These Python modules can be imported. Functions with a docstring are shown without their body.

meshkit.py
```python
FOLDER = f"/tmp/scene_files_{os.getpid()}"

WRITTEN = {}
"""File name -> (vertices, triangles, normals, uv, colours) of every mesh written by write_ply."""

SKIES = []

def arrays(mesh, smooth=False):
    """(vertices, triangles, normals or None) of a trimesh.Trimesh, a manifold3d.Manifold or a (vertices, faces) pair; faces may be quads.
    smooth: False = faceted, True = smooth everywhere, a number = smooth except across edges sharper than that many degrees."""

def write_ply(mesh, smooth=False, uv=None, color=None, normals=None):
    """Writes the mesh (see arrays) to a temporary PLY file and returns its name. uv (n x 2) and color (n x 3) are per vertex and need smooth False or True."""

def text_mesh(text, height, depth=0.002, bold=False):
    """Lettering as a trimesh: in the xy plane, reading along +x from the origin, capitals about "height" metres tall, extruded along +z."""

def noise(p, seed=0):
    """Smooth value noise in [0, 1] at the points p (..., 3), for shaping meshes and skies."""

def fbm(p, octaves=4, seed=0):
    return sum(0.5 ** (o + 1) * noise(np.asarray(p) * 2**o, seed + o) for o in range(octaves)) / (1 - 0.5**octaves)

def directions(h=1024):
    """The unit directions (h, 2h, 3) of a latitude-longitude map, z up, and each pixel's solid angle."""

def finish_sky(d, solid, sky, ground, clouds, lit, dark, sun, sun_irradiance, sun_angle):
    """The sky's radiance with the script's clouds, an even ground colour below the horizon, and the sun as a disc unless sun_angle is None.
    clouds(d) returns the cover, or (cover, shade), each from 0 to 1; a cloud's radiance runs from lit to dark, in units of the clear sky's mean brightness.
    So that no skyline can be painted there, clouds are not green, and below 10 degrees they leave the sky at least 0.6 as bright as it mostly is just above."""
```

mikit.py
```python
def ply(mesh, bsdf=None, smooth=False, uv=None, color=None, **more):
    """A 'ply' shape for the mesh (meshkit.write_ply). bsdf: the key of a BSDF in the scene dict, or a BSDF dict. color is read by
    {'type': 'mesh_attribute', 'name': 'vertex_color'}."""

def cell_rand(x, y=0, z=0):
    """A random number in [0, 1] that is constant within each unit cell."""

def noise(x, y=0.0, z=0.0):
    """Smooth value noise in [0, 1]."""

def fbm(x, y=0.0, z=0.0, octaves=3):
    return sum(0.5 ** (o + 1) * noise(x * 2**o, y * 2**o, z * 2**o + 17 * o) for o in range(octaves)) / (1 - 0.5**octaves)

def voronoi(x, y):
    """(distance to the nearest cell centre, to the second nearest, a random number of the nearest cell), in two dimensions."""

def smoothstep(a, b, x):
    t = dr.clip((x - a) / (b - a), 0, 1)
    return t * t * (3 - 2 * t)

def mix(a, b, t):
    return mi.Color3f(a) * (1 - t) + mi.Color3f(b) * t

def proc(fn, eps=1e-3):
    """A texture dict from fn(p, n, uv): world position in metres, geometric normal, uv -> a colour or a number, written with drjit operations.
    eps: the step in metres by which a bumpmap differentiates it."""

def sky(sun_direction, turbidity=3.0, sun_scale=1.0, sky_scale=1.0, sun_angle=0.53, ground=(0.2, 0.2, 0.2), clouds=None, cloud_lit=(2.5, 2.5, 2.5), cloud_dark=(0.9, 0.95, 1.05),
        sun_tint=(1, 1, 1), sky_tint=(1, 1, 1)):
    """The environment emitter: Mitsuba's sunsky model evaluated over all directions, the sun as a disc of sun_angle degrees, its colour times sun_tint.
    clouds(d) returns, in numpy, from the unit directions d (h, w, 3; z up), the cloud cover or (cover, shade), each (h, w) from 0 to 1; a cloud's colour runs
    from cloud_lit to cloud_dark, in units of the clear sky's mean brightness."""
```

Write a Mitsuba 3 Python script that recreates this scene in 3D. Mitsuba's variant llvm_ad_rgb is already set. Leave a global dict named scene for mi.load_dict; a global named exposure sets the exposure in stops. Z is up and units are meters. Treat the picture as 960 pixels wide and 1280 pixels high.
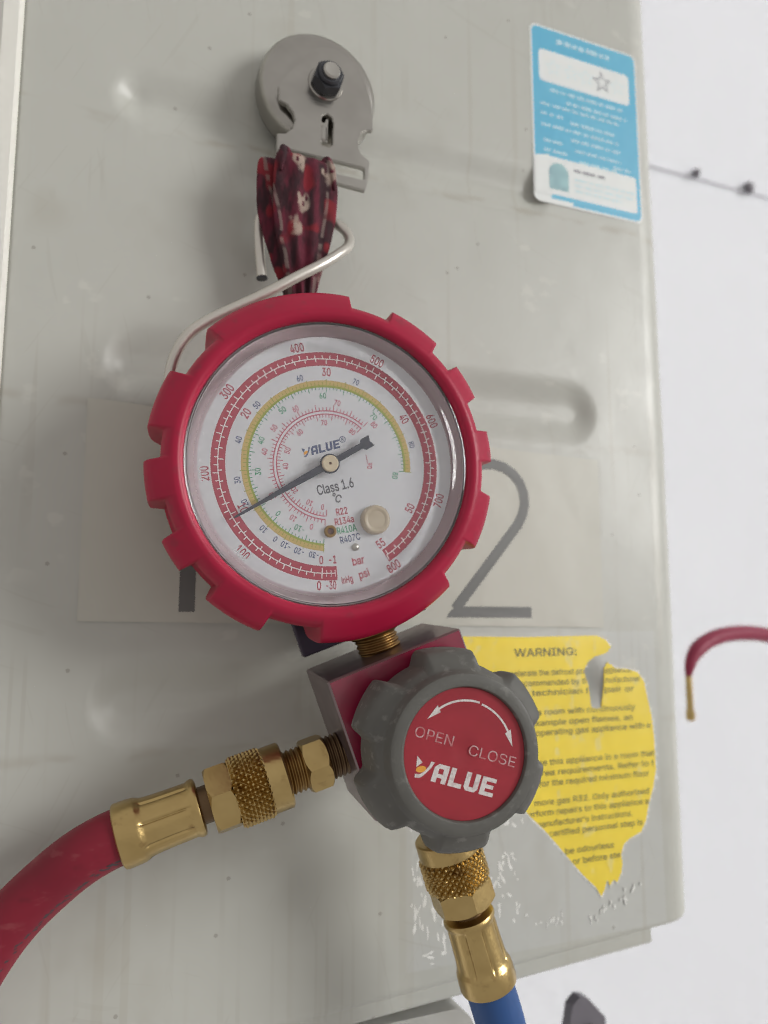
import math, random
import numpy as np, trimesh
import drjit as dr
import mitsuba as mi
import manifold3d as m3
from shapely.geometry import Polygon, LineString, Point, box as sbox
from shapely import affinity
from shapely.ops import unary_union
import meshkit, mikit
from mikit import proc, noise, fbm, smoothstep, mix, voronoi

T = mi.ScalarTransform4f
random.seed(7)
rng = np.random.default_rng(7)
MM = 0.001

# ------------------------------------------------------------------ camera, sky, exposure
CAM = np.array([-0.067003, -0.255099, -0.041544])
FWD = np.array([0.374106, 0.918579, 0.127507])
UP = np.array([-0.046601, -0.118697, 0.991836])
scene = {
    'type': 'scene',
    'camera': {
        'type': 'thinlens', 'fov': 53.13, 'fov_axis': 'x',
        'to_world': T().look_at(origin=CAM.tolist(), target=(CAM + FWD).tolist(), up=UP.tolist()),
        'near_clip': 0.01, 'far_clip': 50.0, 'aperture_radius': 0.0013, 'focus_distance': 0.212,
    },
    'sky': mikit.sky([0.75, -0.63, 0.24], turbidity=3, sun_scale=0.3, sun_angle=24, ground=(0.66, 0.65, 0.64),
                     clouds=lambda d: 1.0, cloud_lit=(1.16, 1.12, 1.08), sun_tint=(0.82, 1.22, 2.6)),
}
exposure = 2.92
labels = {}

# ------------------------------------------------------------------ materials
def rgb(*c):
    return {'type': 'rgb', 'value': list(c)}

def pbr(key, color, rough=0.5, metallic=0.0, bump=None, **kw):
    col = color if isinstance(color, dict) else rgb(*color)
    b = {'type': 'principled', 'base_color': col, 'roughness': rough, 'metallic': metallic, **kw}
    if bump is not None:
        fn, sc, eps = bump
        b = {'type': 'bumpmap', 'arbitrary': proc(fn, eps=eps), 'scale': sc, 'bsdf': b}
    scene[key] = {'type': 'twosided', 'bsdf': b}
    return key

def sstep(a, b, v):
    return smoothstep(a, b, v)

def paint_col(p, n, uv):
    x, z = p.x * 1000, p.z * 1000
    c = mix((0.435, 0.438, 0.402), (0.405, 0.406, 0.370), fbm(x * .018, z * .022, 3.1, octaves=4))
    # old sticker ghost right of the valve
    inside = sstep(44, 45.5, x) * (1 - sstep(156.5, 157.5, x)) * sstep(-164, -163, z) * (1 - sstep(-50.5, -49.5, z))
    c = mix(c, (0.455, 0.462, 0.445), inside * 0.65)
    # vertical rub lines and faint dirty streaks
    streak = sstep(.74, .86, noise(x * .55, z * .012, 9.0)) * sstep(.45, .8, fbm(x * .03, z * .03, 5.5))
    c = mix(c, (0.31, 0.29, 0.24), streak * .22)
    grime = sstep(.60, .85, fbm(x * .05 + 7, z * .035, 1.2, octaves=4))
    c = mix(c, (0.33, 0.31, 0.26), grime * .32)
    # fine scratches in two directions and small rub marks
    for (cx, cy, o) in ((.34, .94, 1.0), (.88, -.47, 7.0), (.97, .24, 13.0)):
        u, v = x * cx + z * cy, x * -cy + z * cx
        u = u + 3 * noise(v * .05, u * .05, o)
        line = sstep(.86, .90, noise(u * .9, v * .035, o)) * sstep(.62, .72, noise(u * .06, v * .05, o + 3))
        c = mix(c, (0.34, 0.33, 0.285), line * .16)
    rub = sstep(.66, .80, fbm(x * .11, z * .16, 21.0, octaves=4)) * sstep(.5, .7, noise(x * .02, z * .02, 15.0))
    c = mix(c, (0.52, 0.515, 0.47), rub * .35)
    drip = sstep(.80, .90, noise(x * .28, z * .006, 31.0)) * sstep(.3, .7, noise(x * .05, z * .02, 33.0))
    c = mix(c, (0.34, 0.315, 0.255), drip * .22)
    # specks
    d, d2, r = voronoi(x * .06, z * .06)
    spot = (1 - sstep(.025, .05, d)) * sstep(.84, .86, r)
    c = mix(c, (0.20, 0.18, 0.15), spot * .5)
    # dirt collecting along the lower lips of the pressed slots
    for (zc, k) in ((121.5, .8), (23.5, .5), (-86, .5)):
        lip = (1 - sstep(0, 3.0, dr.abs(z - zc - 1.5 * noise(x * .1, 2.0)))) * sstep(.42, .75, fbm(x * .09, z * .2, 4.0))
        c = mix(c, (0.27, 0.23, 0.17), lip * .45 * k)
    return c

def paint_rough(p, n, uv):
    x, z = p.x * 1000, p.z * 1000
    return 0.28 + 0.18 * fbm(x * .05, z * .04, 8.0)

pbr('m_paint', proc(paint_col), proc(paint_rough), specular=0.5,
    bump=(lambda p, n, uv: noise(p.x * 900, p.z * 900, p.y * 900) * .6 + noise(p.x * 120, p.z * 90, 4.0) * 1.2, 0.00006, 2e-4))
pbr('m_trim', (0.66, 0.65, 0.60), 0.4)
pbr('m_paint_grey', proc(lambda p, n, uv: mix((.42, .42, .40), (.34, .33, .30), fbm(p.x * 60, p.z * 60, p.y * 60))), 0.45)
def wall_col(p, n, uv):
    c = mix((.76, .77, .81), (.715, .725, .77), fbm(p.x * 4, p.z * 4, 2.0, octaves=4))
    return mix(c, (.64, .64, .66), sstep(.55, .9, fbm(p.x * 7, p.z * 4, 6.0, octaves=4)) * .35)
pbr('m_wall', proc(wall_col), 0.8, bump=(lambda p, n, uv: fbm(p.x * 140, p.z * 140, 1.0), 0.0006, 1e-3))
pbr('m_wall_joint', (.66, .665, .70), 0.8)

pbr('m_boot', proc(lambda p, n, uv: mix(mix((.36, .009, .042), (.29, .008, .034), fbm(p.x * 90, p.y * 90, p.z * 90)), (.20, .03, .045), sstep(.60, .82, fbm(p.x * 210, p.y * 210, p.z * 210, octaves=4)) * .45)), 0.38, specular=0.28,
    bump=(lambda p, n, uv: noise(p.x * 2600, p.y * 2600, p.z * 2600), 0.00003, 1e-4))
pbr('m_clear_wall', (0.304, 0.232, 0.248), 0.22, specular=0.6)  # clear plastic; the pink-grey tint paints in the red boot's reflection
pbr('m_dial', proc(lambda p, n, uv: mix((0.518, 0.525, 0.546), (0.49, 0.497, 0.525), noise(p.x * 150, p.z * 150))), 0.5)  # dial white lowered: shade from the camera side is put into the colour
pbr('m_red_print', (0.324, 0.0468, 0.072), 0.55)
pbr('m_pink_print', (0.3744, 0.0648, 0.108), 0.55)
pbr('m_white_print', (0.576, 0.5472, 0.5544), 0.6)
pbr('m_yellow_print', (0.435, 0.315, 0.12), 0.55)
pbr('m_green_print', (.05, .23, .13), 0.55)
pbr('m_olive_print', (.24, .28, .05), 0.55)
pbr('m_navy_print', (.07, .085, .16), 0.55)
pbr('m_dark_print', (.07, .07, .085), 0.55)
pbr('m_blue_num', (.045, .06, .15), 0.55)
pbr('m_orange_print', (.62, .27, .03), 0.55)
pbr('m_needle', (.035, .038, .055), 0.45)
pbr('m_ivory', (0.495, 0.42, 0.3), 0.4)
pbr('m_plug', proc(lambda p, n, uv: mix((0.432, 0.3744, 0.288), (0.3744, 0.3096, 0.2232), noise(p.x * 500, p.z * 500))), 0.35)
pbr('m_hole', (.12, .06, .05), 0.5)
scene['m_lens'] = {'type': 'thindielectric', 'int_ior': 1.49}
scene['m_lens_rim'] = {'type': 'dielectric', 'int_ior': 1.49}

pbr('m_anod', proc(lambda p, n, uv: mix((0.2232, 0.005, 0.0341), (0.1798, 0.0043, 0.0279), noise(p.x * 300, p.y * 300, p.z * 300))), 0.26, specular=0.8, clearcoat=1.0, clearcoat_gloss=.85)
pbr('m_anod_side', proc(lambda p, n, uv: mix((.27, .205, .21), (.19, .14, .15), fbm(p.x * 160, p.y * 160, p.z * 160))), 0.28, metallic=.8)
pbr('m_anod_dark', (0.033, 0.021, 0.042), 0.35, metallic=.3)
def knob_col(p, n, uv):
    c = mix((.095, .092, .083), (.072, .070, .063), fbm(p.x * 150, p.y * 150, p.z * 150))
    return mix(c, (.17, .163, .15), sstep(.60, .82, fbm(p.x * 420, p.y * 420, p.z * 420, octaves=4)) * .55)
pbr('m_knob', proc(knob_col), 0.55, bump=(lambda p, n, uv: noise(p.x * 2200, p.y * 2200, p.z * 2200), 0.00004, 1e-4))
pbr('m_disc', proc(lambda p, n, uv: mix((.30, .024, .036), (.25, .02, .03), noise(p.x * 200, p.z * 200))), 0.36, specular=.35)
pbr('m_disc_print', proc(lambda p, n, uv: mix((0.54, 0.51, 0.495), (0.4125, 0.315, 0.315), sstep(.55, .8, noise(p.x * 1500, p.z * 1500)) * .6)), 0.5)
pbr('m_disc_print_worn', proc(lambda p, n, uv: mix((0.45, 0.27, 0.2775), (0.375, 0.12, 0.1275), sstep(.35, .75, noise(p.x * 1300, p.z * 1300)))), 0.5)

def brass_col(p, n, uv):
    c = mix((.55, .405, .18), (.42, .295, .12), fbm(p.x * 170, p.y * 170, p.z * 170))
    return mix(c, (.26, .15, .06), sstep(.60, .86, fbm(p.x * 330, p.y * 330, p.z * 330 + 3, octaves=4)) * .6)
pbr('m_brass', proc(brass_col), proc(lambda p, n, uv: .20 + .20 * fbm(p.x * 240, p.y * 240, p.z * 240)), metallic=1.0,
    bump=(lambda p, n, uv: noise(p.x * 1500, p.y * 700, p.z * 1500), 0.00003, 1e-4))
pbr('m_brass_dull', proc(lambda p, n, uv: mix((0.35, 0.224, 0.084), (0.252, 0.147, 0.056), fbm(p.x * 250, p.y * 250, p.z * 250))), .42, metallic=1.0)
pbr('m_brass_dark', (.14, .09, .05), 0.4, metallic=.9)
pbr('m_rubber_dark', (.03, .028, .027), 0.6)
def hose_col(p, n, uv):
    c = mix((.21, .013, .028), (.15, .010, .022), fbm(p.x * 60, p.y * 60, p.z * 60, octaves=4))
    c = mix(c, (.27, .075, .08), sstep(.60, .80, fbm(p.x * 240, p.y * 240, p.z * 420, octaves=4)) * .35)
    return mix(c, (.07, .012, .016), sstep(.62, .82, fbm(p.x * 130 + 9, p.y * 130, p.z * 130, octaves=4)) * .45)
pbr('m_hose_red', proc(hose_col), 0.45, specular=.25,
    bump=(lambda p, n, uv: noise(p.x * 1800, p.y * 1800, p.z * 1800), 0.00003, 1e-4))
pbr('m_hose_blue', proc(lambda p, n, uv: mix((0.0186, 0.0713, 0.2232), (0.0155, 0.0558, 0.1736), fbm(p.x * 80, p.y * 80, p.z * 80))), 0.5, specular=.4)
pbr('m_hose_mark', (.045, .03, .035), 0.6)
pbr('m_steel', proc(lambda p, n, uv: mix((0.496, 0.48, 0.448), (0.4, 0.384, 0.352), fbm(p.x * 160, p.y * 160, p.z * 160))), .34, metallic=1.0)
pbr('m_steel_wire', (.60, .57, .52), .36, metallic=.8)
pbr('m_plate', proc(lambda p, n, uv: mix((.45, .435, .405), (.35, .335, .31), fbm(p.x * 120, p.y * 120, p.z * 120, octaves=4))), .27, metallic=1.0,
    bump=(lambda p, n, uv: noise(p.x * 250, p.z * 2500, 1.0), 0.000012, 1e-4))
pbr('m_nut', (.045, .047, .055), .38, metallic=.5)
def strap_col(p, n, uv):
    x, z = p.x * 1000, p.z * 1000
    w = x + 1.4 * noise(x * .3, z * .2, 2.0)
    base = mix((.22, .012, .045), (.05, .004, .014), sstep(.32, .68, fbm(x * .55, z * .16, 2.2)))
    base = mix(base, (.50, .012, .03), sstep(.66, .86, noise(x * .26 + 11, z * .2, 4.0)) * .7)
    # cream motifs woven down the middle, and narrow pale lines along both edges
    d, d2, r = voronoi((x + .12 * z) * .085 + .62, z * .062 + .35)
    motif = (1 - sstep(.14, .27, d + .2 * noise(x * .7, z * .5) - .06)) * sstep(.25, .3, r) * sstep(.22, .5, noise(x * .9, z * .8, 8.0) + .12)
    base = mix(base, (.75, .58, .48), motif * .9)
    hl = (1 - sstep(.35, .75, dr.abs(w + 10.5 - (100 - z) * .19))) + (1 - sstep(.35, .75, dr.abs(w - 8.0 + (100 - z) * .09)))
    base = mix(base, (.52, .40, .36), dr.minimum(hl, 1) * .55 * sstep(.3, .6, noise(z * .5, 7.0)))
    weave = .82 + .18 * noise(x * 4.0, z * 4.0, 1.0)
    return base * weave * .47
pbr('m_strap', proc(strap_col), 0.85, sheen=.5, bump=(lambda p, n, uv: noise(p.x * 2400, p.y * 2400, p.z * 1800), 0.00018, 1e-4))

pbr('m_paper', proc(lambda p, n, uv: mix((.455, .448, .395), (.425, .418, .365), fbm(p.x * 40, p.z * 30, 1.0, octaves=4))), 0.42, specular=.5,
    bump=(lambda p, n, uv: fbm(p.x * 45, p.z * 28, 1.0), 0.0004, 5e-4))
pbr('m_digit', (.125, .125, .12), 0.45)
def yellow_col(p, n, uv):
    c = mix((.78, .60, .045), (.70, .54, .05), fbm(p.x * 70, p.z * 60, 1.0))
    return mix(c, (.62, .56, .28), sstep(.66, .84, fbm(p.x * 260, p.z * 200, 3.0)) * .5)
pbr('m_yellow', proc(yellow_col), 0.42, bump=(lambda p, n, uv: fbm(p.x * 110, p.z * 90, 2.0), 0.0004, 5e-4))
pbr('m_warn_ink', (.075, .065, .03), 0.5)
pbr('m_residue', proc(lambda p, n, uv: mix((.70, .70, .68), (.60, .60, .57), noise(p.x * 700, p.z * 700))), 0.6)
pbr('m_blue_label', proc(lambda p, n, uv: mix((.085, .37, .56), (.13, .42, .58), fbm(p.x * 60, p.z * 60, 1.0))), 0.4)
pbr('m_label_white', (.66, .68, .67), 0.45)
pbr('m_label_ink', (.50, .68, .74), 0.5)
pbr('m_label_star', (.22, .22, .25), 0.5)
pbr('m_label_teal', proc(lambda p, n, uv: mix((.30, .48, .50), (.20, .34, .38), noise(p.x * 260, p.z * 260))), 0.5)
pbr('m_far_hose', (.22, .02, .05), 0.5, specular=.3)
pbr('m_far_grey', (.13, .12, .14), 0.5)

# ------------------------------------------------------------------ helpers
ROLL = math.radians(20.5)
U0 = np.array([0.994328, -0.106308, -0.003367]); V0 = np.array([0, -0.031656, 0.999499]); NG = np.array([-0.106361, -0.993829, -0.031477])
GC = np.array([0, -0.048, 0])
GU = U0 * math.cos(ROLL) + V0 * math.sin(ROLL)
GV = -U0 * math.sin(ROLL) + V0 * math.cos(ROLL)
GAUGE = np.eye(4); GAUGE[:3, 0], GAUGE[:3, 1], GAUGE[:3, 2] = GU * MM, GV * MM, NG * MM; GAUGE[:3, 3] = GC
NK = np.array([-0.1253, -0.9915, 0.0345]); UK = np.array([0.99211, -0.12537, 0.0]); VK = np.cross(NK, UK); VK = VK / np.linalg.norm(VK); VK = VK * np.sign(VK[2])
KNOB = np.eye(4); KNOB[:3, 0], KNOB[:3, 1], KNOB[:3, 2] = UK * MM, VK * MM, NK * MM; KNOB[:3, 3] = [0.029011, -0.074297, -0.077851]
# the panel's frame: local x = world x, local y = world z, local z = out of the panel (-y world)
PANEL = np.array([[MM, 0, 0, 0], [0, 0, -MM, 0], [0, MM, 0, 0], [0, 0, 0, 1.0]])
WORLD = np.diag([MM, MM, MM, 1.0])

def numbered(key):
    if key not in scene:
        return key
    i = 1
    while f'{key}_{i:03d}' in scene:
        i += 1
    return f'{key}_{i:03d}'

def add(key, mesh, mat, frame, smooth=30, color=None):
    key = numbered(key)
    mesh = as_tm(mesh).copy()
    mesh.apply_transform(frame)
    if np.linalg.det(frame[:3, :3]) < 0:
        mesh.invert()
    scene[key] = mikit.ply(mesh, mat, smooth=smooth)
    return key

def as_tm(m):
    if hasattr(m, 'to_mesh'):
        q = m.to_mesh()
        return trimesh.Trimesh(np.array(q.vert_properties[:, :3]), np.array(q.tri_verts), process=False)
    return m

def tag(key, label, cat, group=None, kind=None):
    labels[key] = {'label': label, 'category': cat}
    if group: labels[key]['group'] = group
    if kind: labels[key]['kind'] = kind

def cat(ms):
    return trimesh.util.concatenate([as_tm(m) for m in ms])

def quads(V, nu, nv, wrap_u=False, wrap_v=False):
    """V indexed [iu*nv+iv]."""
    F = []
    iu = np.arange(nu if wrap_u else nu - 1); iv = np.arange(nv if wrap_v else nv - 1)
    a, b = np.meshgrid(iu, iv, indexing='ij')
    a2, b2 = (a + 1) % nu, (b + 1) % nv
    q = np.stack([a * nv + b, a2 * nv + b, a2 * nv + b2, a * nv + b2], -1).reshape(-1, 4)
    f = np.vstack([q[:, [0, 1, 2]], q[:, [0, 2, 3]]])
    return trimesh.Trimesh(np.asarray(V).reshape(-1, 3), f, process=False)

def lathe(prof, n=96, closed=False):
    """profile [(r, h)] about local z, outward normals for a profile that runs with h falling on the outside."""
    prof = np.array(prof, float)
    th = np.linspace(0, 2 * np.pi, n, endpoint=False)
    V = np.stack([prof[None, :, 0] * np.cos(th)[:, None], prof[None, :, 0] * np.sin(th)[:, None], np.repeat(prof[None, :, 1], n, 0)], -1)
    m = quads(V, n, len(prof), wrap_u=True, wrap_v=closed)
    m.merge_vertices()
    m.update_faces(m.nondegenerate_faces())
    m.fix_normals()
    return m

def axis_frame(o, d, up=(0, 0, 1)):
    d = np.array(d, float); d /= np.linalg.norm(d)
    x = np.cross(up, d)
    if np.linalg.norm(x) < 1e-6: x = np.array([1.0, 0, 0])
    x /= np.linalg.norm(x)
    M = np.eye(4); M[:3, 0], M[:3, 1], M[:3, 2], M[:3, 3] = x, np.cross(d, x), d, o
    return M

def spline(pts, n):
    from scipy.interpolate import CubicSpline
    pts = np.array(pts, float)
    t = np.r_[0, np.cumsum(np.linalg.norm(np.diff(pts, axis=0), axis=1) ** .7)]
    return CubicSpline(t, pts)(np.linspace(0, t[-1], n))

def tube(path, r, n=24, caps=True):
    path = np.array(path, float); N = len(path)
    r = np.broadcast_to(r, N)
    tan = np.gradient(path, axis=0); tan /= np.linalg.norm(tan, axis=1, keepdims=True)
    u = np.cross(tan[0], [0.13, 0.9, 0.4]); u /= np.linalg.norm(u)
    V = []; th = np.linspace(0, 2 * np.pi, n, endpoint=False)
    for p, t, rr in zip(path, tan, r):
        u = u - t * (u @ t); u /= np.linalg.norm(u); w = np.cross(t, u)
        V.append(p + rr * (np.cos(th)[:, None] * u + np.sin(th)[:, None] * w))
    m = quads(np.array(V), N, n, wrap_v=True)
    if caps:
        v = np.vstack([m.vertices, path[0], path[-1]]); a, b = N * n, N * n + 1
        k = np.arange(n); k2 = (k + 1) % n
        f = np.vstack([m.faces, np.c_[k2, k, np.full(n, a)], np.c_[k + (N - 1) * n, k2 + (N - 1) * n, np.full(n, b)]])
        m = trimesh.Trimesh(v, f, process=False)
    m.fix_normals()
    return m

def extrude(poly, h0, h1):
    out = []
    for g in getattr(poly, 'geoms', [poly]):
        if g.is_empty or g.area < 1e-6: continue
        e = trimesh.creation.extrude_polygon(g, h1 - h0, engine='earcut'); e.apply_translation([0, 0, h0]); out.append(e)
    return cat(out)

def bevel_extrude(poly, h0, h1, b=.4):
    """extrusion with a small chamfer round its upper edge"""
    cs = []
    for g in getattr(poly, 'geoms', [poly]):
        body = extrude(g, h0, h1 - b)
        ring = [np.array(r.coords)[:-1] for r in [g.exterior, *g.interiors]]
        cs.append(body)
        inner = g.buffer(-b, join_style=2)
        if not inner.is_empty: cs.append(extrude(inner, h1 - b * .5, h1))
        mid = g.buffer(-b * .4, join_style=2)
        cs.append(extrude(mid, h1 - b, h1 - b * .5))
    return cat(cs)

def flat(poly, h):
    """a printed film: only the upper side of the polygon, at height h"""
    e = extrude(poly, 0, 1.0)
    keep = e.face_normals[:, 2] > .5
    m = trimesh.Trimesh(e.vertices, e.faces[keep], process=False); m.remove_unreferenced_vertices()
    v = np.array(m.vertices); v[:, 2] = h
    return trimesh.Trimesh(v, m.faces, process=False)

_txt = {}
def text(s, height, h, at=(0, 0), rot=0.0, sx=1.0, bold=False, width=None, align='c'):
    k = (s, bold)
    if k not in _txt:
        m = meshkit.text_mesh(s, 1.0, depth=1.0, bold=bold)
        keep = m.face_normals[:, 2] > .5
        m = trimesh.Trimesh(m.vertices, m.faces[keep], process=False); m.remove_unreferenced_vertices()
        v = np.array(m.vertices)[:, :2]
        _txt[k] = (v - [v[:, 0].min(), 0], np.array(m.faces))
    v, f = _txt[k]
    v = v.copy() * height
    if width: sx = width / v[:, 0].max()
    v[:, 0] *= sx
    if align == 'c': v -= [(v[:, 0].max()) / 2, height / 2]
    c, s_ = math.cos(rot), math.sin(rot)
    v = v @ np.array([[c, s_], [-s_, c]]) + at
    return trimesh.Trimesh(np.c_[v, np.full(len(v), h)], f, process=False)

def arc_poly(r0, r1, a0, a1, n=None):
    n = n or max(6, int(abs(a1 - a0) / 2))
    t = np.radians(np.linspace(a0, a1, n))
    return Polygon(np.r_[np.c_[r1 * np.cos(t), r1 * np.sin(t)], np.c_[r0 * np.cos(t), r0 * np.sin(t)][::-1]])

def tick(a, r0, r1, w):
    c, s_ = math.cos(math.radians(a)), math.sin(math.radians(a))
    return LineString([(r0 * c, r0 * s_), (r1 * c, r1 * s_)]).buffer(w / 2, cap_style=2)

def hull_box(lo, hi, b):
    lo, hi = np.array(lo, float), np.array(hi, float); pts = []
    for i in np.ndindex(2, 2, 2):
        s = np.array(i); c = np.where(s, hi, lo); d = np.where(s, -1, 1)
        for k in range(3):
            q = c + d * b; q[k] = c[k]; pts.append(q)
    return trimesh.convex.convex_hull(np.array(pts))

def thread_grid(r, pitch, z0, z1, depth, n=64, per=8):
    """a helical screw thread along local z"""
    nz = int((z1 - z0) / pitch * per) + 1
    z = np.linspace(z0, z1, nz); th = np.linspace(0, 2 * np.pi, n, endpoint=False)
    Z, TH = np.meshgrid(z, th, indexing='xy')
    ph = (Z / pitch + TH / (2 * np.pi)) % 1.0
    R = r - depth * (1 - np.abs(2 * ph - 1)) 
    V = np.stack([R * np.cos(TH), R * np.sin(TH), Z], -1)
    m = quads(V, n, nz, wrap_u=True); m.fix_normals(); return m

def knurl_grid(r, z0, z1, depth, count=40, n=400, nz=40, ch=.8):
    z = np.linspace(z0, z1, nz); th = np.linspace(0, 2 * np.pi, n, endpoint=False)
    Z, TH = np.meshgrid(z, th, indexing='xy')
    pitch = 2 * np.pi * r / count
    a = TH * r / pitch; b = Z / pitch * 1.0
    f = lambda t: np.abs(2 * ((t) % 1.0) - 1)
    d = np.minimum(f(a + b), f(a - b))
    R = r - depth * (1 - np.clip(d * 1.5, 0, 1))
    e = np.minimum(Z - z0, z1 - Z)
    R = R - np.clip(ch - e, 0, ch) * .8
    V = np.stack([R * np.cos(TH), R * np.sin(TH), Z], -1)
    m = quads(V, n, nz, wrap_u=True); m.fix_normals(); return m

def hex_nut(rc, z0, z1, ch=.8, bore=None):
    h = m3.CrossSection([[(rc * math.cos(math.radians(60 * k)), rc * math.sin(math.radians(60 * k))) for k in range(6)]]).extrude(z1 - z0).translate([0, 0, z0])
    ap = rc * math.cos(math.pi / 6)
    prof = [(0, z0), (ap + .1, z0), (rc + .05, z0 + ch), (rc + .05, z1 - ch), (ap + .1, z1), (0, z1)]
    c = m3.CrossSection([[(r, z) for r, z in prof]]).revolve(72)
    return as_tm(h ^ c)

# ------------------------------------------------------------------ setting: wall behind the unit
add('house_wall', trimesh.creation.box([5000, 60, 3200], trimesh.transformations.translation_matrix([600, 280, 0])), 'm_wall', WORLD, False)
tag('house_wall', 'bright white rendered house wall behind the air conditioner, blurred', 'wall')
# groove line and two small fixings on the wall
gp = trimesh.creation.box([900, 3, 1.2], trimesh.transformations.translation_matrix([760, 248.7, 352.2]))
add('house_wall__joint', gp, 'm_wall_joint', WORLD, False)
for i, (x, r, word) in enumerate(((445, 3.6, 'left'), (509.7, 5.0, 'right'))):
    k = add('wall_screw', lathe([(0, 5), (r * .6, 5), (r, 3), (r * 1.15, 0), (0, 0)], 24), 'm_far_grey',
            np.array([[MM, 0, 0, x * MM], [0, 0, -MM, .2466], [0, MM, 0, .3545], [0, 0, 0, 1.0]]))
    tag(k, ('smaller grey screw head on white wall, nearer the panel edge' if i == 0 else 'larger dark screw head on white wall near right picture edge'), 'screw')

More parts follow.
